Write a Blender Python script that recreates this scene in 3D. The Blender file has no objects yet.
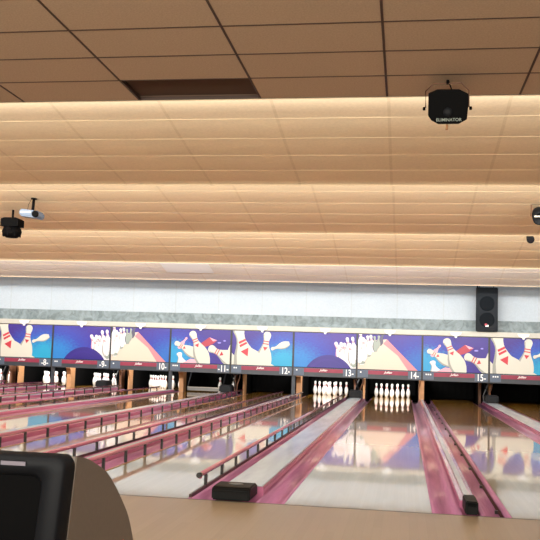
import bpy, bmesh, math, random
from mathutils import Vector, Matrix
random.seed(7)
S = bpy.context.scene
C = S.collection

# ------------------------------------------------------------------ camera, world, lights, exposure
CAM = Vector((1.203, -6.271, 1.071)); PIT, YAW, ROL, FPX = .100, .158, .033, 853.0
cp, sp, cy, sy = math.cos(PIT), math.sin(PIT), math.cos(YAW), math.sin(YAW)
F = Vector((-sy*cp, cy*cp, sp)); R = Vector((cy, sy, 0)); U = R.cross(F)
R2 = R*math.cos(ROL) + U*math.sin(ROL); U2 = -R*math.sin(ROL) + U*math.cos(ROL)
cam = bpy.data.cameras.new('camera'); cam.sensor_width = 36; cam.lens = FPX*36/540
cam.clip_start = .05; cam.clip_end = 200
camo = bpy.data.objects.new('camera', cam); C.objects.link(camo)
m = Matrix((R2, U2, -F)).transposed().to_4x4(); m.translation = CAM
camo.matrix_world = m
S.camera = camo
w = bpy.data.worlds.new('world'); S.world = w; w.use_nodes = True
w.node_tree.nodes['Background'].inputs[0].default_value = (1, .86, .72, 1)
w.node_tree.nodes['Background'].inputs[1].default_value = .02
vs = S.view_settings
vs.view_transform = 'Standard'; vs.look = 'None'; vs.gamma = 1; vs.use_curve_mapping = False; vs.exposure = 0.0

def area(name, loc, direction, sx, sy_, power, color, spread=180):
    l = bpy.data.lights.new(name, 'AREA'); l.shape = 'RECTANGLE'; l.size = sx; l.size_y = sy_
    l.energy = power; l.color = color; l.spread = math.radians(spread)
    o = bpy.data.objects.new(name, l); C.objects.link(o); o.location = loc
    o.rotation_euler = Vector(direction).to_track_quat('-Z', 'Y').to_euler()
    return o
# fluorescent tubes hidden in the coves above each step of the ceiling (they shine towards the pins)
area('cove_light', (-4, 1.86, 3.59), (0, 1, .40), 24, .10, 235, (1, .975, .95))
area('cove_light', (-4, 5.10, 3.42), (0, 1, .40), 24, .10, 650, (1, .975, .93))
area('cove_light', (-4, 9.05, 3.34), (0, 1, .40), 24, .10, 620, (1, .975, .93))
area('cove_light', (-4, 12.45, 3.14), (0, 1, .40), 24, .10, 500, (1, .98, .95))
area('cove_light', (-4, 15.25, 3.20), (0, 1, -1.0), 24, .12, 62, (.84, .93, 1))
# lamps of the concourse behind the camera, then an added ceiling fill
area('concourse_light', (-1, -4.6, 3.50), (0, 0, -1), 12, 1.2, 160, (1, .96, .88))
area('concourse_light', (-1, -8.2, 3.50), (0, 0, -1), 12, 1.2, 120, (1, .96, .88))
area('ceiling_fill_light', (-2, -7.6, 2.4), (0, 1, .18), 14, .5, 600, (1, .95, .84), spread=120)  # added fill with no fixture of its own, brightens the sloped ceiling sections

P = 1.695; GW = .726; GN = .552; GUT = .21
YM = 16.42                       # plane of the masking units
def gap(k): return GW if k % 2 == 0 else GN
def lane_edges(n):
    k = n-14
    return k*P + gap(k)/2, (k+1)*P - gap(k+1)/2
LANES = list(range(7, 17))
WORD = dict(zip(range(6, 18), 'six seven eight nine ten eleven twelve thirteen fourteen fifteen sixteen seventeen'.split()))
XL, XR = -13.6, 7.2

# ------------------------------------------------------------------ materials
def lin(c):
    if isinstance(c, str): c = tuple(int(c[i:i+2], 16)/255 for i in (0, 2, 4))
    return tuple((x/12.92 if x <= .04045 else ((x+.055)/1.055)**2.4) for x in c)
def mat(name, col, rough=.5, metal=0, coat=0, spec=.5, emit=0, noise=0, nscale=(8, 8, 8), bump=0, ior=None, bdist=.01):
    m = bpy.data.materials.new(name); m.use_nodes = True
    nt = m.node_tree; b = nt.nodes['Principled BSDF']
    col = lin(col)
    b.inputs['Base Color'].default_value = (*col, 1)
    b.inputs['Roughness'].default_value = rough; b.inputs['Metallic'].default_value = metal
    b.inputs['Coat Weight'].default_value = coat; b.inputs['Coat Roughness'].default_value = .06
    b.inputs['Specular IOR Level'].default_value = spec
    if ior: b.inputs['IOR'].default_value = ior
    if emit:
        b.inputs['Emission Color'].default_value = (*col, 1); b.inputs['Emission Strength'].default_value = emit
    tc = nt.nodes.new('ShaderNodeTexCoord'); mp = nt.nodes.new('ShaderNodeMapping')
    mp.inputs['Scale'].default_value = nscale
    nz = nt.nodes.new('ShaderNodeTexNoise'); nz.inputs['Scale'].default_value = 1; nz.inputs['Detail'].default_value = 5
    nt.links.new(tc.outputs['Object'], mp.inputs[0]); nt.links.new(mp.outputs[0], nz.inputs['Vector'])
    mr = nt.nodes.new('ShaderNodeMapRange'); mr.inputs['To Min'].default_value = 1-noise; mr.inputs['To Max'].default_value = 1+noise
    mr.inputs['From Min'].default_value = .3; mr.inputs['From Max'].default_value = .7
    nt.links.new(nz.outputs[0], mr.inputs[0])
    mx = nt.nodes.new('ShaderNodeMix'); mx.data_type = 'RGBA'; mx.blend_type = 'MULTIPLY'; mx.inputs[0].default_value = 1
    mx.inputs[6].default_value = (*col, 1); nt.links.new(mr.outputs[0], mx.inputs[7]); nt.links.new(mx.outputs[2], b.inputs['Base Color'])
    if bump:
        bp = nt.nodes.new('ShaderNodeBump'); bp.inputs['Strength'].default_value = bump; bp.inputs['Distance'].default_value = bdist
        nt.links.new(nz.outputs[0], bp.inputs['Height']); nt.links.new(bp.outputs[0], b.inputs['Normal'])
    return m
def node(nt, t, **kw):
    n = nt.nodes.new(t)
    for k, v in kw.items(): setattr(n, k, v)
    return n
def math_(nt, op, a, b=None, c=None):
    n = nt.nodes.new('ShaderNodeMath'); n.operation = op
    for i, v in enumerate((a, b, c)):
        if v is None: continue
        if isinstance(v, (int, float)): n.inputs[i].default_value = v
        else: nt.links.new(v, n.inputs[i])
    return n.outputs[0]
def wood(name, ca, cb, board, length, rough, coat, ydep=None, var=.06, line=.82, bump=0, croughness=.05, ior=1.5):
    """floor boards running along Y; ydep = list of (y, colour) for the maple heads and pine middle of a lane"""
    m = bpy.data.materials.new(name); m.use_nodes = True; nt = m.node_tree; b = nt.nodes['Principled BSDF']
    g = node(nt, 'ShaderNodeNewGeometry'); sx = node(nt, 'ShaderNodeSeparateXYZ'); nt.links.new(g.outputs['Position'], sx.inputs[0])
    bx_ = math_(nt, 'DIVIDE', sx.outputs[0], board); fl = math_(nt, 'FLOOR', bx_); fr = math_(nt, 'FRACT', bx_)
    off = math_(nt, 'MULTIPLY', math_(nt, 'SINE', math_(nt, 'MULTIPLY', fl, 12.9898)), 43.5)
    by = math_(nt, 'FLOOR', math_(nt, 'ADD', math_(nt, 'DIVIDE', sx.outputs[1], length), off))
    cv = node(nt, 'ShaderNodeCombineXYZ'); nt.links.new(fl, cv.inputs[0]); nt.links.new(by, cv.inputs[1])
    wn = node(nt, 'ShaderNodeTexWhiteNoise'); nt.links.new(cv.outputs[0], wn.inputs[0])
    mp = node(nt, 'ShaderNodeMapping'); mp.inputs['Scale'].default_value = (60, 2.2, 1); nt.links.new(g.outputs['Position'], mp.inputs[0])
    nz = node(nt, 'ShaderNodeTexNoise'); nz.inputs['Detail'].default_value = 6; nz.inputs['Scale'].default_value = 1; nt.links.new(mp.outputs[0], nz.inputs['Vector'])
    mixf = math_(nt, 'ADD', math_(nt, 'MULTIPLY', wn.outputs[0], .5), math_(nt, 'MULTIPLY', nz.outputs[0], .5))
    mx = node(nt, 'ShaderNodeMix', data_type='RGBA'); nt.links.new(mixf, mx.inputs[0])
    mx.inputs[6].default_value = (*lin(ca), 1); mx.inputs[7].default_value = (*lin(cb), 1)
    out = mx.outputs[2]
    if ydep:
        mr = node(nt, 'ShaderNodeMapRange'); mr.inputs['From Min'].default_value = ydep[0]; mr.inputs['From Max'].default_value = ydep[1]
        dith = math_(nt, 'ADD', sx.outputs[1], math_(nt, 'MULTIPLY', wn.outputs[0], .0))
        nt.links.new(dith, mr.inputs[0])
        m2 = node(nt, 'ShaderNodeMix', data_type='RGBA'); m2.blend_type = 'MIX'; nt.links.new(mr.outputs[0], m2.inputs[0])
        m3 = node(nt, 'ShaderNodeMix', data_type='RGBA'); nt.links.new(mixf, m3.inputs[0])
        m3.inputs[6].default_value = (*lin(ydep[2]), 1); m3.inputs[7].default_value = (*lin(ydep[3]), 1)
        nt.links.new(out, m2.inputs[6]); nt.links.new(m3.outputs[2], m2.inputs[7]); out = m2.outputs[2]
    ln = math_(nt, 'LESS_THAN', fr, .05)
    m4 = node(nt, 'ShaderNodeMix', data_type='RGBA', blend_type='MULTIPLY'); nt.links.new(ln, m4.inputs[0]); nt.links.new(out, m4.inputs[6])
    m4.inputs[7].default_value = (line, line, line, 1)
    nt.links.new(m4.outputs[2], b.inputs['Base Color'])
    b.inputs['Roughness'].default_value = rough; b.inputs['Coat Weight'].default_value = coat; b.inputs['Coat Roughness'].default_value = croughness
    b.inputs['IOR'].default_value = ior
    if coat == 1: b.inputs['Specular IOR Level'].default_value = .12
    return m
M = {}
M['lane'] = wood('lane_wood', 'bdb198', 'b0a48a', .0273, 1.4, .35, 1, ydep=(4.4, 5.4, 'a0742e', '88601e'), line=.92, croughness=.045)
M['lane_side'] = mat('lane_side', '3a1a1e', .4)
M['approach'] = wood('approach_wood', 'a39078', '96836a', .057, 1.9, .33, .25, line=.93, croughness=.25)
M['foul'] = mat('foul_strip', '3c3028', .4)
M['subfloor'] = mat('subfloor', '241c1a', .9)
M['gutter'] = mat('pink_gutter', 'b67a9c', .28, coat=.5, noise=.2, nscale=(12, .8, 12), bump=1, bdist=.035)
M['cap_side'] = mat('pink_capping', 'c87598', .2, coat=.6, noise=.12, nscale=(10, .8, 10), bump=.2)
M['cap_top'] = mat('grey_capping', 'c8d2da', .25, coat=.3, noise=.12, nscale=(9, 1.2, 9), bump=.25)
M['rail'] = mat('rail_pink', 'c66f90', .2, coat=.8)
M['post'] = mat('post_black', '15100f', .4)
M['black'] = mat('black_plastic', '050506', .7, spec=.08)
M['plenum'] = mat('plenum_brown', '54443a', .9, spec=.1)
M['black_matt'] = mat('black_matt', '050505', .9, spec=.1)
M['darkgrey'] = mat('dark_grey', '17191d', .6, spec=.2)
M['hood'] = mat('hood_black', '090909', .5, spec=.15, noise=.1)
M['grey'] = mat('grey_metal', '777a7d', .4, metal=.3)
M['tan'] = mat('kickback_tan', 'ad7f56', .5, noise=.12, nscale=(6, 3, 9))
M['brown'] = mat('hose_brown', '6e4a34', .5, noise=.2)
M['pin'] = mat('pin_white', 'f2efe9', .2, coat=.4)
M['pin_red'] = mat('pin_red', 'c02028', .25)
M['white_trim'] = mat('cream_trim', 'b4b2a8', .4, noise=.03)
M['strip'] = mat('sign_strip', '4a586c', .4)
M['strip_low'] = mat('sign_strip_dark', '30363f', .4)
M['plate'] = mat('sign_red', '862240', .4, noise=.08)
M['speaker'] = mat('speaker_shell', '12181f', .6, spec=.2)
M['ring'] = mat('driver_ring', '0e1318', .7, spec=.1)
M['ink'] = mat('sign_white', 'e8ecec', .5)
M['frame'] = mat('frame_black', '16161c', .4)
def tilemat(name, col, seam, ox, pitch, rough=.85, sp=.035):
    m = mat(name, col, rough, noise=.05, nscale=(30, 30, 30), spec=.2); nt = m.node_tree; b = nt.nodes['Principled BSDF']
    src = b.inputs['Base Color'].links[0].from_socket
    g = node(nt, 'ShaderNodeNewGeometry'); sx = node(nt, 'ShaderNodeSeparateXYZ'); nt.links.new(g.outputs['Position'], sx.inputs[0])
    fr = math_(nt, 'FRACT', math_(nt, 'DIVIDE', math_(nt, 'SUBTRACT', sx.outputs[0], ox), pitch))
    d = math_(nt, 'ABSOLUTE', math_(nt, 'SUBTRACT', fr, .5)); ln = math_(nt, 'GREATER_THAN', d, .5-sp/pitch/2)
    mx = node(nt, 'ShaderNodeMix', data_type='RGBA', blend_type='MULTIPLY'); nt.links.new(ln, mx.inputs[0]); nt.links.new(src, mx.inputs[6])
    mx.inputs[7].default_value = (seam, seam*.98, seam*.95, 1); nt.links.new(mx.outputs[2], b.inputs['Base Color'])
    # blotchy ageing
    n2 = node(nt, 'ShaderNodeTexNoise'); n2.inputs['Scale'].default_value = .9; nt.links.new(g.outputs['Position'], n2.inputs['Vector'])
    mr = node(nt, 'ShaderNodeMapRange'); mr.inputs['To Min'].default_value = .93; mr.inputs['To Max'].default_value = 1.05; nt.links.new(n2.outputs[0], mr.inputs[0])
    m5 = node(nt, 'ShaderNodeMix', data_type='RGBA', blend_type='MULTIPLY'); m5.inputs[0].default_value = 1
    nt.links.new(mx.outputs[2], m5.inputs[6]); nt.links.new(mr.outputs[0], m5.inputs[7]); nt.links.new(m5.outputs[2], b.inputs['Base Color'])
    return m
TX0 = -1.433; TP = 1.2192
M['ceil'] = mat('ceiling_tile', 'b29d86', .9, noise=.10, nscale=(70, 70, 70), spec=.1)
M['tbar'] = mat('ceiling_grid', '3a261b', .6)
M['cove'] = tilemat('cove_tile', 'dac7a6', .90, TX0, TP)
M['cove_cool_lit'] = tilemat('cove_tile_cool_lit', 'e6e2da', .93, TX0, TP)  # same tile, whiter: cool light on the last section put into the colour
M['seam'] = mat('cove_seam', 'd2c09c', .8)
M['white_wall'] = tilemat('white_wall', 'b3bdc5', .94, TX0, TP, sp=.03)
M['wall'] = mat('wall_paint', 'b89a78', .8, noise=.05)

def marble():
    m = bpy.data.materials.new('grey_marble'); m.use_nodes = True; nt = m.node_tree; b = nt.nodes['Principled BSDF']
    tc = node(nt, 'ShaderNodeTexCoord'); n = node(nt, 'ShaderNodeTexNoise'); n.inputs['Scale'].default_value = 5; n.inputs['Detail'].default_value = 8
    n.inputs['Distortion'].default_value = 1.2; nt.links.new(tc.outputs['Object'], n.inputs['Vector'])
    r = node(nt, 'ShaderNodeValToRGB'); nt.links.new(n.outputs[0], r.inputs[0])
    r.color_ramp.elements[0].position = .35; r.color_ramp.elements[0].color = (*lin('5c696c'), 1)
    r.color_ramp.elements[1].position = .68; r.color_ramp.elements[1].color = (*lin('849296'), 1)
    nt.links.new(r.outputs[0], b.inputs['Base Color']); b.inputs['Roughness'].default_value = .5
    return m
M['marble'] = marble()

# ------------------------------------------------------------------ mesh helpers
def tag(o, label=None, cat=None, group=None, kind=None):
    if label: o['label'] = label
    if cat: o['category'] = cat
    if group: o['group'] = group
    if kind: o['kind'] = kind
    return o
def build(name, bm, mats, parent=None, smooth=False, loc=None):
    me = bpy.data.meshes.new(name)
    bmesh.ops.recalc_face_normals(bm, faces=bm.faces) if bm.faces and not bm.get('norecalc') else None
    bm.bm.to_mesh(me) if hasattr(bm, 'bm') else bm.to_mesh(me)
    return me
class MB:
    def __init__(s): s.bm = bmesh.new(); s.mats = []
    def mi(s, m):
        if m not in s.mats: s.mats.append(m)
        return s.mats.index(m)
    def box(s, x0, x1, y0, y1, z0, z1, m, bev=0, mtx=None):
        r = bmesh.ops.create_cube(s.bm, size=1)
        vs_ = r['verts']
        for v in vs_:
            v.co = Vector(((x0+x1)/2 + v.co.x*(x1-x0), (y0+y1)/2 + v.co.y*(y1-y0), (z0+z1)/2 + v.co.z*(z1-z0)))
        fs = set(f for v in vs_ for f in v.link_faces)
        for f in fs: f.material_index = s.mi(m)
        if bev:
            es = set(e for v in vs_ for e in v.link_edges)
            r2 = bmesh.ops.bevel(s.bm, geom=list(es), offset=bev, segments=2, affect='EDGES')
            for f in r2['faces']: f.material_index = s.mi(m); 
            vs_ = list(set(v for f in r2['faces'] for v in f.verts) | set(v for v in vs_ if v.is_valid))
        if mtx is not None:
            for v in vs_: v.co = mtx @ v.co
        return s
    def tube(s, pts, rad, m, seg=10, cap=True):
        pts = [Vector(p) for p in pts]; rings = []
        rads = rad if isinstance(rad, (list, tuple)) else [rad]*len(pts)
        for i, p in enumerate(pts):
            d = (pts[min(i+1, len(pts)-1)] - pts[max(i-1, 0)]).normalized()
            a = d.cross(Vector((0, 0, 1)));
            if a.length < .05: a = d.cross(Vector((1, 0, 0)))
            a.normalize(); b = d.cross(a)
            rings.append([s.bm.verts.new(p + (a*math.cos(t*2*math.pi/seg) + b*math.sin(t*2*math.pi/seg))*rads[i]) for t in range(seg)])
        for r0, r1 in zip(rings, rings[1:]):
            for t in range(seg):
                f = s.bm.faces.new((r0[t], r0[(t+1) % seg], r1[(t+1) % seg], r1[t])); f.material_index = s.mi(m); f.smooth = True
        if cap:
            for r in (rings[0], rings[-1]):
                f = s.bm.faces.new(r); f.material_index = s.mi(m)
        return s
    def lathe(s, prof, m, seg=20, origin=(0, 0, 0), mfun=None, axis=None):
        rings = []; o = Vector(origin)
        q = Vector(axis).to_track_quat('Z', 'Y') if axis else None
        def tr(v):
            return o + (q @ v if q else v)
        for r, z in prof:
            rings.append([s.bm.verts.new(tr(Vector((r*math.cos(t*2*math.pi/seg), r*math.sin(t*2*math.pi/seg), z)))) for t in range(seg)])
        for i, (r0, r1) in enumerate(zip(rings, rings[1:])):
            mm = mfun((prof[i][1]+prof[i+1][1])/2) if mfun else m
            for t in range(seg):
                f = s.bm.faces.new((r0[t], r0[(t+1) % seg], r1[(t+1) % seg], r1[t])); f.material_index = s.mi(mm); f.smooth = True
        for r in (rings[0], rings[-1]):
            f = s.bm.faces.new(r); f.material_index = s.mi(m)
        return s
    def poly(s, pts, m):
        f = s.bm.faces.new([s.bm.verts.new(Vector(p)) for p in pts]); f.material_index = s.mi(m); return f
    def prism(s, prof, axis, a0, a1, m, side=None, bev=0):
        """extrude a closed outline (list of 2-D points) along X or Y"""
        mk = (lambda u, v, a: (a, u, v)) if axis == 'X' else (lambda u, v, a: (u, a, v)) if axis == 'Y' else (lambda u, v, a: (u, v, a))
        A = [s.bm.verts.new(mk(u, v, a0)) for u, v in prof]; B = [s.bm.verts.new(mk(u, v, a1)) for u, v in prof]
        n = len(prof); k = s.mi(m)
        fa = s.bm.faces.new(A); fb = s.bm.faces.new(B); fa.material_index = fb.material_index = s.mi(side) if side else k
        for i in range(n):
            f = s.bm.faces.new((A[i], A[(i+1) % n], B[(i+1) % n], B[i])); f.material_index = k
        return s
    def mesh(s, name, recalc=True):
        if recalc: bmesh.ops.recalc_face_normals(s.bm, faces=s.bm.faces)
        me = bpy.data.meshes.new(name); s.bm.to_mesh(me); s.bm.free()
        for m in s.mats: me.materials.append(M[m] if isinstance(m, str) else m)
        return me
    def build(s, name, parent=None, loc=None, recalc=True):
        return link(name, s.mesh(name, recalc), parent, loc)
def link(name, me, parent=None, loc=None):
    o = bpy.data.objects.new(name, me); C.objects.link(o)
    if parent: o.parent = parent
    if loc: o.location = loc
    return o
def empty(name, loc, label, cat, group=None, rz=0):
    o = bpy.data.objects.new(name, None); C.objects.link(o); o.location = loc; o.rotation_euler.z = rz; o.empty_display_size = .1
    return tag(o, label, cat, group)
def struct(o): o['kind'] = 'structure'; return o
def kids(o): return [c for c in bpy.data.objects if c.parent == o]
def copy_tree(o, parent=None):
    c = o.copy(); C.objects.link(c); c.parent = parent
    for ch in o.children: copy_tree(ch, c)
    return c
def text_mesh(txt, size, depth=.002, shear=0, bold=0, align='CENTER', sx=1):
    cu = bpy.data.curves.new('txt', 'FONT'); cu.body = txt; cu.size = size; cu.extrude = depth; cu.shear = shear; cu.offset = bold
    cu.align_x = align; cu.align_y = 'CENTER'
    o = bpy.data.objects.new('txt', cu); C.objects.link(o)
    bpy.context.view_layer.update()
    me = bpy.data.meshes.new_from_object(o.evaluated_get(bpy.context.evaluated_depsgraph_get()))
    bpy.data.objects.remove(o); bpy.data.curves.remove(cu)
    for v in me.vertices:                      # stand it up, facing -Y
        x, y, z = v.co; v.co = (x*sx, -z, y)
    return me
def text(name, txt, size, loc, m, parent, **kw):
    me = text_mesh(txt, size, **kw); me.materials.clear(); me.materials.append(M[m])
    return link(name, me, parent, loc)

# ------------------------------------------------------------------ structure
struct(MB().box(XL, XR, -9, 21, -.40, -.20, 'subfloor').build('floor'))
struct(MB().box(XL, XR, -9, -.012, -.20, 0, 'approach').build('floor'))
struct(MB().box(XL, XR, -.012, .012, -.20, .0005, 'foul').build('trim_1'))
ZC = 3.553; TY0 = -.742; TD = .6096; YE = TY0 + 4*TD
# flat tiled ceiling; one tile is missing
b = MB(); g = .010
i0, i1 = -10, 7
for i in range(i0, i1):
    for j in range(-13, 4):
        if i == 0 and j == 3: continue
        x0, x1, y0, y1 = TX0+i*TP, TX0+(i+1)*TP, TY0+j*TD, TY0+(j+1)*TD
        b.box(x0+g, x1-g, y0+g, y1-g, ZC+.003, ZC+.02, 'ceil')
struct(b.build('ceiling'))
b = MB()
for i in range(i0, i1+1): b.box(TX0+i*TP-g, TX0+i*TP+g, TY0-13*TD, YE, ZC, ZC+.03, 'tbar')
for j in range(-13, 5):
    for i in range(i0, i1): b.box(TX0+i*TP+g, TX0+(i+1)*TP-g, TY0+j*TD-g*.8, TY0+j*TD+g*.8, ZC+.0005, ZC+.028, 'tbar')
struct(b.build('trim_2'))
struct(MB().box(XL, XR, -9, YE, 3.95, 4.0, 'plenum').build('ceiling'))
struct(MB().box(XL, XR, YE-.012, YE-.001, ZC+.03, 3.95, 'plenum').build('trim_4'))
struct(MB().box(TX0-.02, TX0+TP+.02, TY0+3*TD-.02, YE-.014, ZC+.045, ZC+.055, 'plenum').build('ceiling'))
# sloped, stepped sections: (y0, z0, y1, z1)
SEC = [(YE, 3.82, 4.95, 3.365), (4.95, 3.88, 8.9, 3.287), (8.9, 3.78, 12.3, 3.084), (12.3, 3.55, 15.1, 2.945)]
YW = 16.75
for si, (y0, z0, y1, z1) in enumerate(SEC):
    L = math.hypot(y1-y0, z1-z0); n = max(1, round(L/.57)); cm = 'cove' if si < 3 else 'cove_cool_lit'
    b = MB(); pr = []
    per = 8
    for k in range(n*per+1):
        t = k/(n*per); f = (k % per)/per
        sag = .003*math.sin(math.pi*f) + .03*math.sin(math.pi*t)
        pr.append((y0+(y1-y0)*t, z0+(z1-z0)*t-sag+.02))
    pr[-1] = (y1, z1)
    NX = 60
    rows = []
    for (y, z) in pr:
        rows.append([b.bm.verts.new((XL+(XR-XL)*q/NX, y, z + .0015*math.sin(q*1.9+si+y*.4)*math.sin(q*.7+si*2))) for q in range(NX+1)])
    for ra, rb in zip(rows, rows[1:]):
        for q in range(NX):
            f_ = b.bm.faces.new((ra[q], ra[q+1], rb[q+1], rb[q])); f_.smooth = True; f_.material_index = b.mi(cm)
    o = struct(b.build('ceiling', recalc=False))
    s = MB()                                 # seams between the rows
    for k in range(1, n):
        y, z = pr[k*per]; s.box(XL, XR, y-.008, y+.008, z-.0015, z+.012, 'seam')
    struct(s.build('trim_3'))
    # roof above the section and the riser of the next step
    zn = SEC[si+1][1] if si+1 < len(SEC) else 3.6
    struct(MB().box(XL, XR, y1-.012, y1, z1-.006, zn+.1, 'cove').build('trim_4'))
# one whiter replaced tile in the last section
pz = lambda y: SEC[3][1] + (SEC[3][3]-SEC[3][1])*(y-SEC[3][0])/(SEC[3][2]-SEC[3][0]) - .03
struct(MB().prism([(13.62, pz(13.62)), (14.40, pz(14.40)), (14.40, pz(14.40)+.008), (13.62, pz(13.62)+.008)], 'X', -4.70, -3.50, 'ink').build('trim_7'))
struct(MB().box(XL, XR, YE, YE+.012, ZC-.004, 3.95, 'cove').build('trim_4'))
struct(MB().box(XL, XR, 15.1, 17.0, 3.6, 3.7, 'white_wall').build('ceiling'))
struct(MB().box(XL, XR, YW, YW+.15, 2.17, 3.62, 'white_wall').build('wall_back'))
struct(MB().box(XL, XR, YW-.02, YW+.15, 1.64, 2.17, 'marble').build('trim_5'))
struct(MB().box(XL, XL+.1, -9, 21, -.2, 4.0, 'wall').build('wall_left'))
struct(MB().box(XR-.1, XR, -9, 21, -.2, 4.0, 'wall').build('wall_right'))
struct(MB().box(XL, XR, -9.1, -9, -.2, 4.0, 'wall').build('wall_front'))
# dark pit behind the masks
struct(MB().box(XL, XR, 20.3, 20.4, -.2, 2.0, 'black_matt').build('wall_pit'))
struct(MB().box(XL, XR, YW+.15, 20.4, 1.66, 1.72, 'black_matt').build('ceiling'))  # unseen roof added to keep light out of the pit

# ------------------------------------------------------------------ lanes
RACKS = {7, 8, 9, 10, 13, 14}
STATE = {7: 'at the far left edge, bumpers up', 8: 'under panel eight, bumpers up and pins behind', 9: 'under panel nine, with pins behind',
         10: 'under panel ten, bumpers up and a full rack', 11: 'under panel eleven, with the sweep bar down',
         12: 'under panel twelve, bumpers up and no pins', 13: 'under panel thirteen, bumper rails up and a full rack',
         14: 'under panel fourteen, no bumpers and a full rack', 15: 'under panel fifteen, no bumpers and no pins',
         16: 'at the far right edge under panel sixteen'}
for n in LANES:
    x0, x1 = lane_edges(n)
    b = MB(); b.box(x0, x1, .014, 19.75, -.10, 0, 'lane')
    for f in b.bm.faces:
        if abs(f.calc_center_median().x - x0) < 1e-4 or abs(f.calc_center_median().x-x1) < 1e-4: f.material_index = b.mi('lane_side')
    o = b.build('bowling_lane')
    if n < 14: MB().box(x0+.001, x0+.022, .02, 17, .0002, .003, 'tan').build('rail_reflection_strip', o)  # tan strip painted in for the bumper rail's reflection on the gloss
    tag(o, 'glossy wooden bowling lane ' + STATE[n], 'bowling lane', 'bowling lanes')
# gutters
def gutter(xa, xb, label):
    pr = []; n = 12; wdt = xb-xa; c = (xa+xb)/2; r = wdt/2-.026
    top = .0
    pr.append((xa, top)); pr.append((xa+.026, top))
    for k in range(1, n): 
        t = math.pi*k/n; pr.append((c - r*math.cos(t), top-.010-.085*math.sin(t)))
    pr.append((xb-.026, top)); pr.append((xb, top)); 
    low = [(xb, -.13), (xa, -.13)]
    b = MB(); b.prism(pr+low, 'Y', .014, 17.2, 'gutter')
    for f in b.bm.faces:
        if len(f.verts) == 4 and abs(f.normal.x) < .98: f.smooth = True
    o = b.build('gutter'); tag(o, label, 'gutter', 'pink gutters')
for n in LANES:
    x0, x1 = lane_edges(n)
    gutter(x0-GUT, x0-.001, f'pink glossy gutter along the left side of lane {WORD[n]}')
    gutter(x1+.001, x1+GUT, f'pink glossy gutter along the right side of lane {WORD[n]}')
# capping between the lanes
for k in range(-7, 4):
    X = k*P; wd = gap(k)-2*GUT; h = wd/2-.001
    a, c_ = k+13, k+14
    wide = k % 2 == 0
    t = empty('division_capping', (X, 0, 0), (f'wide grey topped division between lanes {WORD[a]} and {WORD[c_]}' if wide else f'narrow division with thin grey ridge between lanes {WORD[a]} and {WORD[c_]}') if k > -7 else 'narrow division at the far left beside lane seven', 'lane division', 'divisions between lanes')
    zt = .062 if wide else .050
    prf = [(-h, -.13), (-h, zt-.012), (-h+.004, zt-.003), (-h+.009, zt), (h-.009, zt), (h-.004, zt-.003), (h, zt-.012), (h, -.13)]
    MB().prism(prf, 'Y', .36 if wide else .345, 16.74, 'cap_side').build('body', t)
    hw = h-.008 if wide else .022
    MB().box(-hw, hw, (.37 if wide else .36), 16.7, zt+.0005, zt+.008 if wide else zt+.016, 'cap_top', bev=.003).build('grey_top', t)
    if wide:
        # hooded sensor box at the foul line
        u = MB(); prf = [(.02, .002), (.02, .07), (.035, .092), (.06, .098), (.30, .098), (.34, .085), (.355, .002)]
        u.prism(prf, 'X', -h-.03, h-.045, 'hood'); 
        bmesh.ops.bevel(u.bm, geom=[e for e in u.bm.edges], offset=.010, segments=2, affect='EDGES')
        nm = {7: 'wide'}
        hd = empty('foul_hood', (X, .0, 0), f'black hooded foul detector box at the foul line between lanes {WORD[a]} and {WORD[c_]}', 'foul detector', 'foul detector boxes')
        u.build('housing', hd)
        e_ = MB(); e_.lathe([(.001, .0), (.055, .0), (.055, .002), (.001, .002)], 'grey', 20, (-.03, .19, .0985), axis=(0, 0, 1))
        for v in e_.bm.verts: v.co.y = .19 + (v.co.y-.19)*.7
        e_.build('emblem', hd)
        tag(kids(hd)[-1], 'pale grey oval emblem')
    else:
        hd = empty('foul_sensor', (X, 0, 0), f'small black foul sensor on the narrow division between lanes {WORD[a]} and {WORD[c_]}' if k > -7 else 'small black foul sensor at the far left division', 'foul sensor', 'foul sensors')
        MB().box(-.045, .045, .02, .34, .002, .095, 'hood', bev=.008).build('housing', hd)
        MB().box(-.03, .03, .014, .02, .06, .085, 'black').build('lens', hd)
# bumper rails on lanes 7 to 13
def rail_proto():
    t = empty('bumper_rail', (0, 0, 0), 'x', 'bumper rail', 'raised bumper rails')
    MB().tube([(0, .33, .115), (0, .35, .13), (0, 8, .13), (0, 16.4, .13)], .020, 'rail', 10).tube([(0, .30, .13), (0, .355, .13)], .021, 'post', 10).build('rail', t)
    pm = MB().box(-.011, .011, -.016, .016, .001, .113, 'post').mesh('post')
    y = .55
    while y < 16.3:
        link('post', pm, t, (0, y, 0)); y += .625
    return t
rp = None
for n in range(7, 14):
    for side in (0, 1):
        if (n, side) in ((11, 1), (11, 0), (9, 1)): continue
        e = lane_edges(n)[side]; x = e - .014 if side == 0 else e + .014
        r = rail_proto() if rp is None else copy_tree(rp)
        rp = rp or r
        r.location = (x, 0, 0)
        if side: MB().box(-.010, .010, .05, 16.4, .001, .026, 'lane_side').build('base_rail', r)
        r['label'] = f'raised pink bumper rail on black posts along the {"left" if side == 0 else "right"} edge of lane {WORD[n]}'
# lowered bumpers lying in the gutters of lanes 14 to 16
for n in (15, 16):
    x0, x1 = lane_edges(n)
    t = empty('lowered_bumper', (x0-.05, 0, 0), f'folded down dark bumper bar in the left gutter of lane {WORD[n]}', 'bumper rail', 'folded bumper bars')
    MB().tube([(0, .1, -.03), (0, 16.3, -.03)], .012, 'lane_side', 8).build('rail', t)
    for q in range(12): MB().box(-.03, .012, .4+q*1.3, .43+q*1.3, -.045, -.02, 'post').build('hinge', t)

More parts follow.
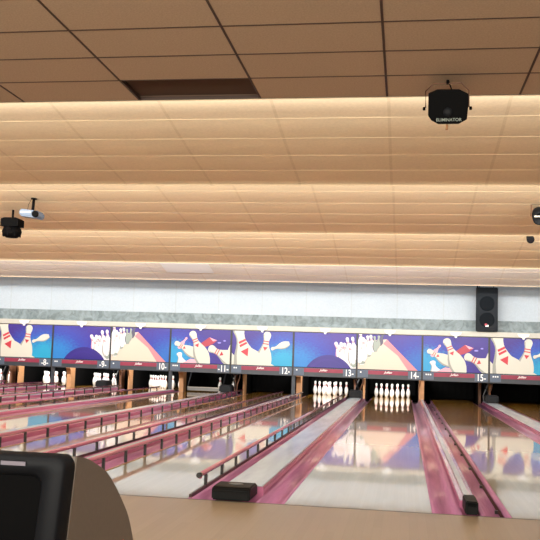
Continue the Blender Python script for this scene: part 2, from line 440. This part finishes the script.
# ------------------------------------------------------------------ pins
PROF = [(.026, 0), (.0285, .008), (.045, .035), (.055, .075), (.0605, .114), (.0575, .150), (.049, .185), (.038, .215), (.0285, .245), (.0235, .262), (.0228, .275), (.0235, .290), (.0275, .315), (.0318, .338), (.0315, .352), (.027, .367), (.017, .377), (.005, .381)]
def stripe(z): return 'pin_red' if (.253 < z < .268 or .281 < z < .30) else 'pin'
pin_mesh = MB().lathe(PROF, 'pin', 18, mfun=stripe).mesh('bowling_pin')
SP = .3048; RY = SP*math.sqrt(3)/2
SPOT = [('head pin of', 0, 0), ('left pin of second row in', -.5, 1), ('right pin of second row in', .5, 1), ('left pin of third row in', -1, 2),
        ('middle pin of third row in', 0, 2), ('right pin of third row in', 1, 2), ('back row leftmost pin in', -1.5, 3), ('back row left inner pin in', -.5, 3),
        ('back row right inner pin in', .5, 3), ('back row rightmost pin in', 1.5, 3)]
HP = 18.1
for n in sorted(RACKS):
    xc = sum(lane_edges(n))/2
    for nm, dx, row in SPOT:
        o = link('bowling_pin', pin_mesh, None, (xc+dx*SP, HP+row*RY, 0))
        tag(o, f'white bowling pin, {nm} the rack on lane {WORD[n]}', 'bowling pin', 'standing bowling pins')
xc = sum(lane_edges(11))/2
for dx, row, nm in [(.08, 3, 'behind the lowered sweep bar of lane eleven'), (.5*1.0, 3, 'at the right end of the sweep bar of lane eleven')]:
    tag(link('bowling_pin', pin_mesh, None, (xc+dx, HP+row*RY, 0)), f'white bowling pin standing alone {nm}', 'bowling pin', 'standing bowling pins')
# lamps above the pin decks, hidden behind the masks
for n in sorted(RACKS):
    xc = sum(lane_edges(n))/2
    area('pin_deck_light', (xc, 17.3, 1.2), (0, 1.1, -1), 1.0, .12, 60, (1, .97, .95))
area('pin_deck_light', (sum(lane_edges(11))/2, 17.3, 1.2), (0, 1.1, -1), 1.0, .12, 5, (1, .96, .92))

# ------------------------------------------------------------------ kickbacks, posts and machinery under the masks
for k in range(-7, 4):
    X = k*P; wd = gap(k)-2*GUT; h = wd/2
    a, c_ = k+13, k+14
    where = f'between lanes {WORD[a]} and {WORD[c_]}' if k > -7 else 'left of lane seven'
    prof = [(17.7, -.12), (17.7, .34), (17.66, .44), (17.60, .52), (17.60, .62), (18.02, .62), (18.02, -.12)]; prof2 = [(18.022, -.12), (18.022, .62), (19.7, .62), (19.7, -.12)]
    t = empty('kickback_wall', (X, 0, 0), f'tan pin deck side wall {where}', 'side wall', 'side walls of the pin decks')
    if k % 2:
        MB().prism(prof, 'X', -h+.002, h-.002, 'tan').build('panel', t)
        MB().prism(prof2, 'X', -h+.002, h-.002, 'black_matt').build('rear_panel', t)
    else:
        MB().prism(prof, 'X', -h+.002, -h+.05, 'brown').build('panel', t)
        MB().prism(prof, 'X', h-.05, h-.002, 'tan').build('panel', t)
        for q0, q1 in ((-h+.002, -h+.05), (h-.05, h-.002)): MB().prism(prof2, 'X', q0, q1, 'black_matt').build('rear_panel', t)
    if k % 2 == 0:
        q = empty('ball_lift', (X, 0, 0), f'black ball return box with bent hoses {where}', 'ball lift', 'ball return boxes under the masks')
        MB().box(-.165, .165, 15.75, 16.20, .0715, .262, 'darkgrey', bev=.03).build('box', q)
        MB().tube([(.02, 17.15, -.19), (.06, 17.12, .25), (.12, 17.1, .42), (.13, 17.1, .56)], .018, 'brown', 8).build('hose', q)
        MB().tube([(-.05, 17.10, -.19), (-.10, 17.08, .2), (-.02, 17.05, .40), (.04, 17.05, .56)], .014, 'grey', 8).build('hose', q)
        MB().tube([(.10, 17.00, -.19), (.0, 16.98, .3), (-.10, 16.95, .56)], .016, 'darkgrey', 8).build('strut', q)
        MB().box(-.15, .15, 16.86, 16.95, .52, .58, 'darkgrey').build('bracket', q)
    else:
        if k > -7 and k < 3:
            o = MB().box(-.045, .045, 16.49, 16.56, .067, .60, 'strip_low' if k != 1 else 'tan').build('mask_post', None, (X, 0, 0))
            tag(o, f'{"slate grey" if k != 1 else "narrow tan"} post under the masks {where}', 'post', 'posts under the masks')
# sweep bar on lane 11
x0, x1 = lane_edges(11)
t = empty('sweep_bar', ((x0+x1)/2, 17.25, 0), 'pale grey sweep bar lowered across lane eleven', 'sweep bar')
MB().box(-.50, .50, -.015, .015, .03, .13, 'grey', bev=.006).build('board', t)
MB().box(-.50, .50, -.02, -.015, .115, .135, 'white_trim').build('edge_strip', t)
for s_ in (-1, 1):
    MB().tube([(s_*.49, 0, .10), (s_*.50, .25, .35), (s_*.50, .5, .62)], .02, 'darkgrey', 8).build('arm', t)
# black curtains at the back of each lane
for n in LANES:
    x0, x1 = lane_edges(n)
    y = 19.7 if n in RACKS or n == 11 else 18.6
    b = MB(); N = 24
    top = [b.bm.verts.new((x0-.14+(x1-x0+.28)*i/N, y+.012*math.sin(i*2.1), .9)) for i in range(N+1)]
    bot = [b.bm.verts.new((x0-.14+(x1-x0+.28)*i/N, y+.012*math.sin(i*2.1+.4), .03)) for i in range(N+1)]
    for i in range(N):
        f = b.bm.faces.new((top[i], top[i+1], bot[i+1], bot[i])); f.material_index = b.mi('black_matt'); f.smooth = True
    o = b.build('pit_curtain'); tag(o, f'black pit curtain hanging at the back of lane {WORD[n]}', 'curtain', 'pit curtains')

# ------------------------------------------------------------------ masking units with printed art
MH = 1.726-.557; ZB = .557; SH = .235; PH = MH-SH
def bgmat(name, cx, cz, rad, c_far, c_mid, c_near):
    m = bpy.data.materials.new(name); m.use_nodes = True; nt = m.node_tree; b = nt.nodes['Principled BSDF']
    tc = node(nt, 'ShaderNodeTexCoord'); vd = node(nt, 'ShaderNodeVectorMath', operation='DISTANCE'); vd.inputs[1].default_value = (cx, 0, cz)
    fl = node(nt, 'ShaderNodeMapping'); fl.inputs['Scale'].default_value = (.75, 0, 1); fl.inputs['Location'].default_value = (cx*.25, 0, 0)
    nt.links.new(tc.outputs['Object'], fl.inputs[0]); nt.links.new(fl.outputs[0], vd.inputs[0])
    mp = node(nt, 'ShaderNodeMapping'); mp.inputs['Scale'].default_value = (11, 7, 26); nt.links.new(tc.outputs['Object'], mp.inputs[0])
    nz = node(nt, 'ShaderNodeTexNoise'); nz.inputs['Scale'].default_value = 1.3; nz.inputs['Detail'].default_value = 6; nt.links.new(mp.outputs[0], nz.inputs['Vector'])
    d = math_(nt, 'ADD', math_(nt, 'DIVIDE', vd.outputs['Value'], rad), math_(nt, 'MULTIPLY', math_(nt, 'SUBTRACT', nz.outputs[0], .5), .55))
    r = node(nt, 'ShaderNodeValToRGB'); nt.links.new(d, r.inputs[0])
    r.color_ramp.elements[0].position = .25; r.color_ramp.elements[0].color = (*lin(c_near), 1)
    r.color_ramp.elements[1].position = .95; r.color_ramp.elements[1].color = (*lin(c_far), 1)
    e = r.color_ramp.elements.new(.6); e.color = (*lin(c_mid), 1)
    nt.links.new(r.outputs[0], b.inputs['Base Color']); b.inputs['Roughness'].default_value = .35
    return m
BG = {'A': bgmat('print_sky', .05, .15, .95, '290f7c', '1f2f9c', '128cc0'),
      'B': bgmat('print_sky', 1.45, .05, 1.05, '290f7c', '1a44a8', '1294bf'),
      'C': bgmat('print_sky', .0, .05, 1.15, '2f1484', '2236a2', '1474bd'),
      'D': bgmat('print_sky', 1.75, .10, 1.0, '2e1482', '1e2e9a', '145cb0')}
for nm, col in (('p_cream', 'c6c6bc'), ('p_white', 'dcdade'), ('p_grey', '8f9a92'), ('p_red', 'b82a3c'), ('p_pink', 'e0a0b0'), ('p_ball', '210b78'),
                ('p_ball2', '260e7c'), ('p_lane', 'd2bfb0'), ('p_lanepink', 'c27e88'), ('p_shard', 'a02c42'), ('p_dark', '4a4860'), ('p_shade', '8f928c'), ('p_lilac', '8f86d8')):
    M[nm] = mat(nm, col, .35)
def clip(poly, W, H):
    def cl(pts, ins, inter):
        out = []
        for i, p in enumerate(pts):
            q = pts[(i+1) % len(pts)]
            if ins(p):
                out.append(p)
                if not ins(q): out.append(inter(p, q))
            elif ins(q): out.append(inter(p, q))
        return out
    def ix(c): return lambda p, q: (c, p[1]+(q[1]-p[1])*(c-p[0])/(q[0]-p[0]))
    def iz(c): return lambda p, q: (p[0]+(q[0]-p[0])*(c-p[1])/(q[1]-p[1]), c)
    for ins, it in ((lambda p: p[0] >= 0, ix(0)), (lambda p: p[0] <= W, ix(W)), (lambda p: p[1] >= 0, iz(0)), (lambda p: p[1] <= H, iz(H))):
        if len(poly) < 3: return []
        poly = cl(poly, ins, it)
    return poly
class Art:
    """print laid out in the coordinates of a view of the panel (x0,y0)-(x1,y1), y down"""
    def __init__(s, x0, x1, y0, y1, W, H):
        s.b = MB(); s.f = (x0, x1, y0, y1, W, H); s.layer = 0
    def uv(s, p):
        x0, x1, y0, y1, W, H = s.f; return ((p[0]-x0)/(x1-x0)*W, (y1-p[1])/(y1-y0)*H)
    def poly(s, pts, m):
        W, H = s.f[4:]
        q = clip([s.uv(p) for p in pts], W, H)
        if len(q) < 3: return
        s.layer += 1
        y = -.0009*s.layer
        try: s.b.poly([(u, y, v) for u, v in q], m)
        except ValueError: pass
    def ell(s, cx, cy_, rx, ry, m, n=28):
        s.poly([(cx+rx*math.cos(2*math.pi*i/n), cy_+ry*math.sin(2*math.pi*i/n)) for i in range(n)], m)
    def pin(s, hx, hy, bx, by, wd, m='p_cream', stripes=True, shade='p_shade', tri=True):
        """pin with its head at (hx,hy), base at (bx,by), belly wd wide"""
        d = Vector((bx-hx, by-hy)); L = d.length; d /= L; nrm = Vector((-d.y, d.x))
        pr = [(0, .12), (.012, .27), (.04, .40), (.08, .47), (.13, .44), (.18, .36), (.24, .33), (.30, .38), (.38, .53), (.50, .82), (.62, .98), (.70, 1.0), (.82, .9), (.93, .68), (1, .48)]
        r = wd/2
        def at(t, o): return (hx+d.x*t*L+nrm.x*o*r, hy+d.y*t*L+nrm.y*o*r)
        s.poly([at(t, o) for t, o in pr] + [at(t, -o) for t, o in reversed(pr)], m)
        if shade:
            s.poly([at(t, o) for t, o in pr[3:]] + [at(t, o*.72) for t, o in reversed(pr[3:])], shade)
        if stripes:
            for t0, t1 in ((.215, .24), (.275, .30)):
                w0 = .345
                s.poly([at(t0, w0), at(t1, w0+.02), at(t1, -w0-.02), at(t0, -w0)], 'p_red')
            if tri: s.poly([at(.36, .30), at(.36, -.30), at(.45, 0)], 'p_red')
def art(kind, W, H):
    if kind == 'A':
        a = Art(45, 440, 95, 320, W, H)
        a.pin(150, 150, 95, 225, 30, 'p_pink', False, None)
        a.poly([(240, 190), (300, 145), (352, 165), (330, 185), (290, 205), (262, 212)], 'p_shard')
        a.poly([(300, 145), (352, 165), (325, 172)], 'p_pink')
        a.poly([(200, 245), (222, 240), (225, 290), (195, 285)], 'p_grey')
        a.pin(70, 185, 235, 275, 72)
        a.pin(100, 252, 135, 380, 78, 'p_white', False, 'p_grey')
        a.poly([(130, 320), (180, 292), (250, 300), (260, 320)], 'p_pink')
        a.pin(180, 108, 285, 345, 104)
        a.pin(298, 212, 520, 320, 110)
        a.poly([(440, 190), (420, 240), (432, 262), (440, 262)], 'p_cream')
        a.ell(368, 180, 12, 5, 'p_lilac'); a.ell(402, 166, 9, 5, 'p_lilac')
    elif kind == 'B':
        a = Art(45, 445, 68, 292, W, H)
        a.poly([(45, 215), (66, 238), (78, 180), (104, 232), (125, 292), (45, 292)], 'p_cream')
        a.pin(280, 70, 243, 350, 108, 'p_cream')
        a.pin(75, 20, 180, 420, 170, 'p_cream', False)
        a.poly([(120, 130), (160, 172), (215, 200), (262, 252), (330, 292), (105, 292)], 'p_cream')
        for k in (0, 1):
            a.poly([(88+k*6, 142+k*22), (132+k*8, 120+k*20), (138+k*8, 132+k*20), (94+k*6, 156+k*22)], 'p_red')
        a.poly([(104, 205), (155, 178), (152, 236)], 'p_red')
        a.pin(305, 184, 425, 142, 48, 'p_cream', False)
    elif kind == 'C':
        a = Art(25, 445, 88, 320, W, H)
        a.pin(418, 108, 440, 240, 44, 'p_white', True, None, False)
        a.pin(382, 112, 410, 260, 46, 'p_white', True, None, False)
        a.poly([(330, 190), (445, 175), (445, 320), (395, 320), (345, 270)], 'p_white')
        a.pin(340, 146, 385, 300, 48, 'p_white', True, None, False)
        a.pin(362, 150, 400, 290, 50, 'p_white', True, 'p_shade', False)
        a.pin(305, 145, 352, 290, 52, 'p_white', True, 'p_pink', False)
        a.pin(325, 165, 372, 310, 54, 'p_white', True, 'p_shade', False)
        a.pin(398, 150, 425, 300, 52, 'p_white', True, 'p_shade', False)
        a.ell(432, 285, 20, 28, 'p_grey'); a.ell(428, 272, 14, 20, 'p_white')
        n = 40
        a.ell(262, 420, 178, 186, 'p_ball', 48)
        a.ell(250, 425, 150, 165, 'p_ball2', 48); a.ell(265, 440, 150, 168, 'p_ball', 48)
    else:
        a = Art(45, 455, 72, 288, W, H)
        a.poly([(232, 100), (436, 290), (45, 290), (45, 120)], 'p_lane')
        a.poly([(232, 100), (436, 290), (372, 290), (305, 200), (208, 128)], 'p_lanepink')
        a.pin(205, 70, 185, 140, 34, 'p_dark', False, None)
        a.pin(180, 78, 168, 160, 36, 'p_grey', False, 'p_dark')
        a.pin(125, 75, 145, 182, 42, 'p_white', True, 'p_grey', False)
        a.pin(150, 82, 160, 180, 36, 'p_grey', False, 'p_dark')
        a.pin(92, 105, 108, 215, 46, 'p_white', False, 'p_grey')
        a.ell(110, 203, 20, 10, 'p_grey')
        a.pin(58, 60, 70, 150, 44, 'p_white', True, None, False)
        a.pin(60, 130, 70, 262, 56, 'p_white', False, 'p_grey')
        a.ell(72, 248, 22, 10, 'p_grey')
        a.pin(105, 80, 122, 200, 42, 'p_white', True, 'p_shade', False)
        a.pin(78, 92, 88, 230, 46, 'p_white', True, 'p_grey', False)
        a.pin(50, 110, 56, 250, 48, 'p_white', False, 'p_shade')
    return a.b
DESC = {'A': 'pins tumbling past a red shard', 'B': 'huge striped pin on blue',
        'C': 'purple ball before pins', 'D': 'pale lane triangle beside pins'}
PLACE = {7: 'at the far left edge', 8: 'leftmost whole picture', 9: 'second from the left', 10: 'over the leftmost full rack', 11: 'over the sweep bar',
         12: 'over the empty bay left of centre', 13: 'over two racks centre', 14: 'over the rightmost full rack', 15: 'below the loudspeaker', 16: 'at the right edge'}
PLACE[13] = 'right of the centre'
W0 = P-.05
bgm, artm = {}, {}
for kd in 'ABCD':
    bb = MB(); bb.box(0, W0, 0, .03, 0, PH-.02, BG[kd]); bgm[kd] = bb.mesh('picture_panel')
    artm[kd] = art(kd, W0, PH-.02).mesh('printed_picture', recalc=False)
fr_mesh = MB().box(0, .05, -.012, .04, 0, MH, 'frame').mesh('frame')
for n in LANES:
    kd = 'ABCD'[(n-11) % 4]
    X = (n-14)*P
    t = empty('masking_panel', (X-.015, YM, ZB), f'panel numbered {WORD[n]} {PLACE[n]}, {DESC[kd]}', 'masking panel', 'printed masking panels above the pins')
    link('picture_panel', bgm[kd], t, (.025, 0, SH+.01))
    link('printed_picture', artm[kd], t, (.025, -.0012, SH+.01))
    MB().box(-.025, .025, -.012, .04, 0, MH-.0, 'frame').build('frame', t)
    MB().box(.025, P-.025, .005, .04, MH-.012, MH, 'frame').build('top_edge', t)
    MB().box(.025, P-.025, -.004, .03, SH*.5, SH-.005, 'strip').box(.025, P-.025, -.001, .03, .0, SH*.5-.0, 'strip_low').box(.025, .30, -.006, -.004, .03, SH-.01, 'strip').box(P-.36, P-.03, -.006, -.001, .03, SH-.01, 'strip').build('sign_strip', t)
    pl = MB().box(.30, P-.36, -.012, -.004, SH*.48, SH-.02, 'plate', bev=.003).build('name_plate', t)
    text('script_lettering', 'Jullian', .075, (.30+(P-.66)/2, -.015, SH*.74), 'ink', pl, shear=.45, bold=.001, sx=1.1)
    text('lane_number', f'-{n}-' if n in (8, 9, 11) else f'{n}-', .245, (P-.195, -.010, SH*.5), 'ink', t, bold=.003, sx=.74)
    mk = MB()
    for q in range(2 if n in (8, 9, 12) else 1 if n in (10, 13, 14) else 3): mk.box(.09+q*.055, .125+q*.055, -.009, -.006, SH*.62, SH*.62+.035, 'ink')
    mk.build('indicator_lights', t)
    # light cream hanger at the middle of the top edge
    MB().prism([(P/2-.15, MH+.11), (P/2+.15, MH+.11), (P/2+.12, MH+.04), (P/2+.04, MH+.01), (P/2+.02, MH-.04), (P/2-.02, MH-.04), (P/2-.04, MH+.01), (P/2-.12, MH+.04)], 'Y', -.075, -.045, 'ink').build('hanger', t)
o = MB().box(XL+.1, XR-.1, YM-.04, YW-.021, 1.735, 1.80, 'white_trim', bev=.004).box(XL+.1, XR-.1, YM-.015, YW-.021, 1.80, 1.865, 'white_trim', bev=.004).build('trim_6'); struct(o)

# ------------------------------------------------------------------ wall speaker
t = empty('loudspeaker', (3.30, 16.30, 1.87), 'tall black loudspeaker hanging in front of the wall above panels 14 and 15', 'loudspeaker')
b = MB(); b.prism([(-.28, 0), (.28, 0), (.20, .42), (-.20, .42)], 'Z', 0, 1.14, 'speaker')
bmesh.ops.bevel(b.bm, geom=b.bm.edges[:], offset=.015, segments=2, affect='EDGES'); b.build('cabinet', t)
MB().box(-.25, .25, -.018, -.001, .04, 1.10, 'speaker', bev=.006).build('grille', t)
b = MB()
for zz, rr in ((.30, .19), (.72, .19)):
    b.lathe([(rr, 0), (rr, .008), (rr*.9, .010), (rr*.3, .004), (.01, .004)], 'ring', 28, (0, -.018, zz), axis=(0, -1, 0))
b.build('driver_ring', t)
o = MB().box(-.04, .04, -.036, -.031, .12, .17, 'ink').box(-.055, .0, -.039, -.0365, .15, .20, 'p_red').build('badge', t); tag(o, 'white and red maker badge')
for s_ in (-1, 1): MB().tube([(s_*.18, .15, 1.13), (s_*.18, .20, 1.72)], .008, 'black', 8).build('hanging_rod', t)
MB().box(-.26, -.22, .02, .07, 1.14, 1.26, 'black').build('bracket', t)

# ------------------------------------------------------------------ effect light hanging from the flat ceiling
t = empty('effect_light', (1.546, 1.20, 3.315), 'wide black ceiling effect light with white lettering on a thin yoke', 'stage light')
oct_ = [(-.165, -.09), (-.14, -.125), (-.08, -.158), (.095, -.158), (.165, -.12), (.175, .02), (.17, .10), (.10, .135), (-.09, .135), (-.165, .105)]
b = MB(); b.prism([(x, z) for x, z in oct_], 'Y', -.10, .12, 'black')
bmesh.ops.bevel(b.bm, geom=[e for e in b.bm.edges if abs(e.verts[0].co.y-e.verts[1].co.y) < 1e-4], offset=.006, segments=2, affect='EDGES'); TL = math.radians(19); hs = b.build('housing', t); hs.rotation_euler.x = TL
lt = text('lettering', 'ELIMINATOR', .038, (.01, -.1015, -.122), 'p_grey', hs, bold=.0003, sx=1.0)
MB().lathe([(.04, 0), (.04, .006), (.01, .008)], 'darkgrey', 18, (.0, -.10, -.055), axis=(0, -1, 0)).build('lens', hs)
b = MB(); b.tube([(-.188, .03, -.01), (-.19, .03, .14), (-.12, .03, .205), (.12, .03, .21), (.185, .03, .14), (.186, .03, -.01)], .006, 'brown', 8); b.build('yoke', t)
for s_ in (-1, 1): MB().lathe([(.016, 0), (.016, .02), (.008, .024)], 'black', 12, (s_*.19, .03, -.02), axis=(s_, 0, 0)).build('knob', t)
MB().tube([(.01, .05, .238), (.02, .04, .20), (.05, .08, .13)], .006, 'black', 8).build('power_cable', t)
MB().tube([(.0, .03, .20), (.0, .03, .237)], .012, 'black', 8).build('clamp', t)
MB().tube([(.0, -.04, -.155), (-.004, -.05, -.19)], .004, 'black', 6).tube([(-.004, -.05, -.19), (-.007, -.05, -.235)], .011, 'tan', 8).build('pull_tag', t)

def sec2z(y): return 3.88 - .15*(y-4.95) - .03
# ------------------------------------------------------------------ projector on a pole, left
yp = 7.03
zt = 3.555
t = empty('projector', (-4.955, yp, zt), 'silver blue projector on a black ceiling pole at the left', 'projector')
MB().lathe([(.05, -.012), (.05, .03), (.045, .035)], 'black', 14).build('ceiling_plate', t)
MB().tube([(0, 0, 0), (-.01, 0, -.22)], .024, 'black', 10).build('pole', t)
M['projector'] = mat('projector_shell', '5d7088', .45, metal=0)
b = MB(); b.box(-.19, .15, -.14, .14, -.33, -.21, 'projector', bev=.025); 
for v in b.bm.verts:
    v.co.z += (v.co.x)*-.12
b.build('body', t)
b = MB(); b.lathe([(.055, 0), (.055, .05), (.045, .055), (.01, .045)], 'black', 18, (.10, -.13, -.285), axis=(.3, -1, 0)); b.build('lens', t)
MB().box(-.16, .02, -.142, -.139, -.26, -.235, 'white_trim').build('vent_strip', t)
MB().tube([(-.04, 0, .0), (-.10, .02, -.10), (-.12, .03, -.22)], .004, 'black', 6).build('cable', t)
# ------------------------------------------------------------------ moving head light, left
zt = 3.53
t = empty('moving_head_light', (-5.59, 7.6, 3.19), 'black round scanner light beside the projector', 'stage light')
MB().prism([(-.165, .03), (-.16, .10), (-.10, .12), (.11, .12), (.16, .09), (.16, -.03), (-.165, -.03)], 'Y', -.12, .12, 'black').build('base', t)
b = MB(); b.lathe([(.02, -.145), (.10, -.135), (.155, -.085), (.17, -.03), (.15, .03), (.09, .08), (.02, .09)], 'black', 20, (0, 0, -.085)); b.build('head', t)
MB().lathe([(.07, 0), (.07, .02), (.02, .03)], 'black', 16, (0, -.14, -.10), axis=(0, -1, -.4)).build('lens', t)
for k in range(8):
    a_ = k*math.pi/4; MB().box(-.012, .012, -.012, .012, -.03, .03, 'black', mtx=Matrix.Translation((.15*math.cos(a_), .15*math.sin(a_), -.17))).build('mirror_fin', t)
MB().tube([(0, .0, .11), (0, .0, .27)], .02, 'black', 8).build('hanging_pole', t)
# ------------------------------------------------------------------ spotlights, right edge
t = empty('spotlight', (3.22, 7.25, 3.54), 'black round spotlight in a yoke at the right edge', 'stage light')
MB().box(-.12, .14, -.05, .05, -.012, .03, 'black').build('ceiling_plate', t)
MB().tube([(-.10, 0, -.01), (-.11, 0, -.19)], .008, 'brown', 6).tube([(.15, 0, -.01), (.15, 0, -.19)], .008, 'brown', 6).build('yoke', t)
MB().lathe([(.03, .17), (.09, .14), (.11, .05), (.115, -.10), (.10, -.115), (.09, -.10), (.02, -.08)], 'darkgrey', 20, (.02, 0, -.18), axis=(0, .75, .5)).build('lamp_can', t)
MB().box(-.075, .06, -.13, -.125, -.225, -.20, 'white_trim').build('label_strip', t)
t = empty('spotlight', (3.43, 9.6, 3.40), 'small black spotlight cut by the right edge, under the taller one', 'stage light')
MB().lathe([(.03, .12), (.06, .08), (.07, -.08), (.05, -.09)], 'black', 16, (0, 0, -.06), axis=(0, .8, .4)).build('lamp_can', t)
MB().tube([(0, 0, -.02), (0, 0, .26)], .012, 'black', 8).build('pole', t)

# ------------------------------------------------------------------ scoring console in the left foreground
t = empty('scoring_console', (.360, -4.2, -.016), 'dark scoring monitor with brown curved housing at the lower left', 'scoring console')
M['shell'] = mat('console_shell', '5c544d', .5, noise=.06, nscale=(60, 60, 60))
M['bezel'] = mat('console_bezel', '0a0d12', .55, spec=.15)
M['glass'] = mat('dark_glass', '010102', .6, spec=.05)
lean = .2
def yf(z): return -(.81-z)*lean
zb_ = .38
arc = [(yf(zb_)+.05, zb_), (.05+yf(.80), .80)]
import math as _m
prf = [(.060, .812), (.131, .800), (.209, .776), (.294, .744), (.368, .70), (.439, .647), (.516, .581), (.580, .491), (.595, .44), (.60, .38), (yf(.38)+.07, .38)]
def smooth_line(p, n=4):
    out = []
    for i in range(len(p)-1):
        a, b_, c_, d = p[max(i-1, 0)], p[i], p[i+1], p[min(i+2, len(p)-1)]
        for k in range(n):
            t_ = k/n
            out.append(tuple(.5*(2*b_[j]+(c_[j]-a[j])*t_+(2*a[j]-5*b_[j]+4*c_[j]-d[j])*t_**2+(3*b_[j]-a[j]-3*c_[j]+d[j])*t_**3) for j in (0, 1)))
    return out + [p[-1]]
prf = smooth_line(prf[:-1]) + [prf[-1]]
b = MB(); b.prism(prf, 'X', -.44, .016, 'shell')
bmesh.ops.bevel(b.bm, geom=[e for e in b.bm.edges if abs(e.verts[0].co.x-e.verts[1].co.x) < 1e-4], offset=.004, segments=1, affect='EDGES')
b.build('housing', t)
# bezel ring: outer rounded rect, inner opening with recessed glass
b = MB()
def rr(x0, x1, z0, z1, r, n=6):
    out = []
    for cx, cz, a0 in ((x1-r, z1-r, 0), (x0+r, z1-r, 90), (x0+r, z0+r, 180), (x1-r, z0+r, 270)):
        for i in range(n+1):
            a = math.radians(a0+90*i/n); out.append((cx+r*math.cos(a), cz+r*math.sin(a)))
    return out
rings = [(rr(-.45, .014, .37, .817, .030), .066), (rr(-.45, .012, .37, .815, .030), .006), (rr(-.443, .005, .377, .808, .028), -.002), (rr(-.40, -.040, .42, .778, .03), -.004), (rr(-.385, -.052, .435, .764, .03), .020)]
vr = [[b.bm.verts.new((x, yf(z)+dy, z)) for x, z in rg] for rg, dy in rings]
for ra, rb in zip(vr, vr[1:]):
    n_ = len(ra)
    for i in range(n_):
        f = b.bm.faces.new((ra[i], ra[(i+1) % n_], rb[(i+1) % n_], rb[i])); f.smooth = True; f.material_index = b.mi('bezel')
b.build('bezel', t)
b = MB(); b.poly([(x, yf(z)+.020, z) for x, z in rr(-.385, -.052, .435, .764, .03)], 'glass'); b.build('screen', t)
M['tag'] = mat('tag_plate', '77737f', .4)
o = MB().box(-.160, -.090, -.008, -.004, .789, .803, 'tag', bev=.002).build('name_tag', t); tag(o, 'pale lilac name tag')
tt = text_mesh('AMF', .065, depth=.001, shear=.3, bold=.001); tt.materials.clear()
M['amf'] = mat('logo_orange', 'b8552c', .5); tt.materials.append(M['amf'])
o = link('logo', tt, t, (.0173, .40, .495)); o.rotation_euler.z = math.pi/2
MB().box(-.40, -.04, .02, .30, .03, .379, 'shell', bev=.02).build('pedestal', t)
MB().box(-.42, -.02, .0, .32, .0162, .03, 'bezel', bev=.008).build('base', t)
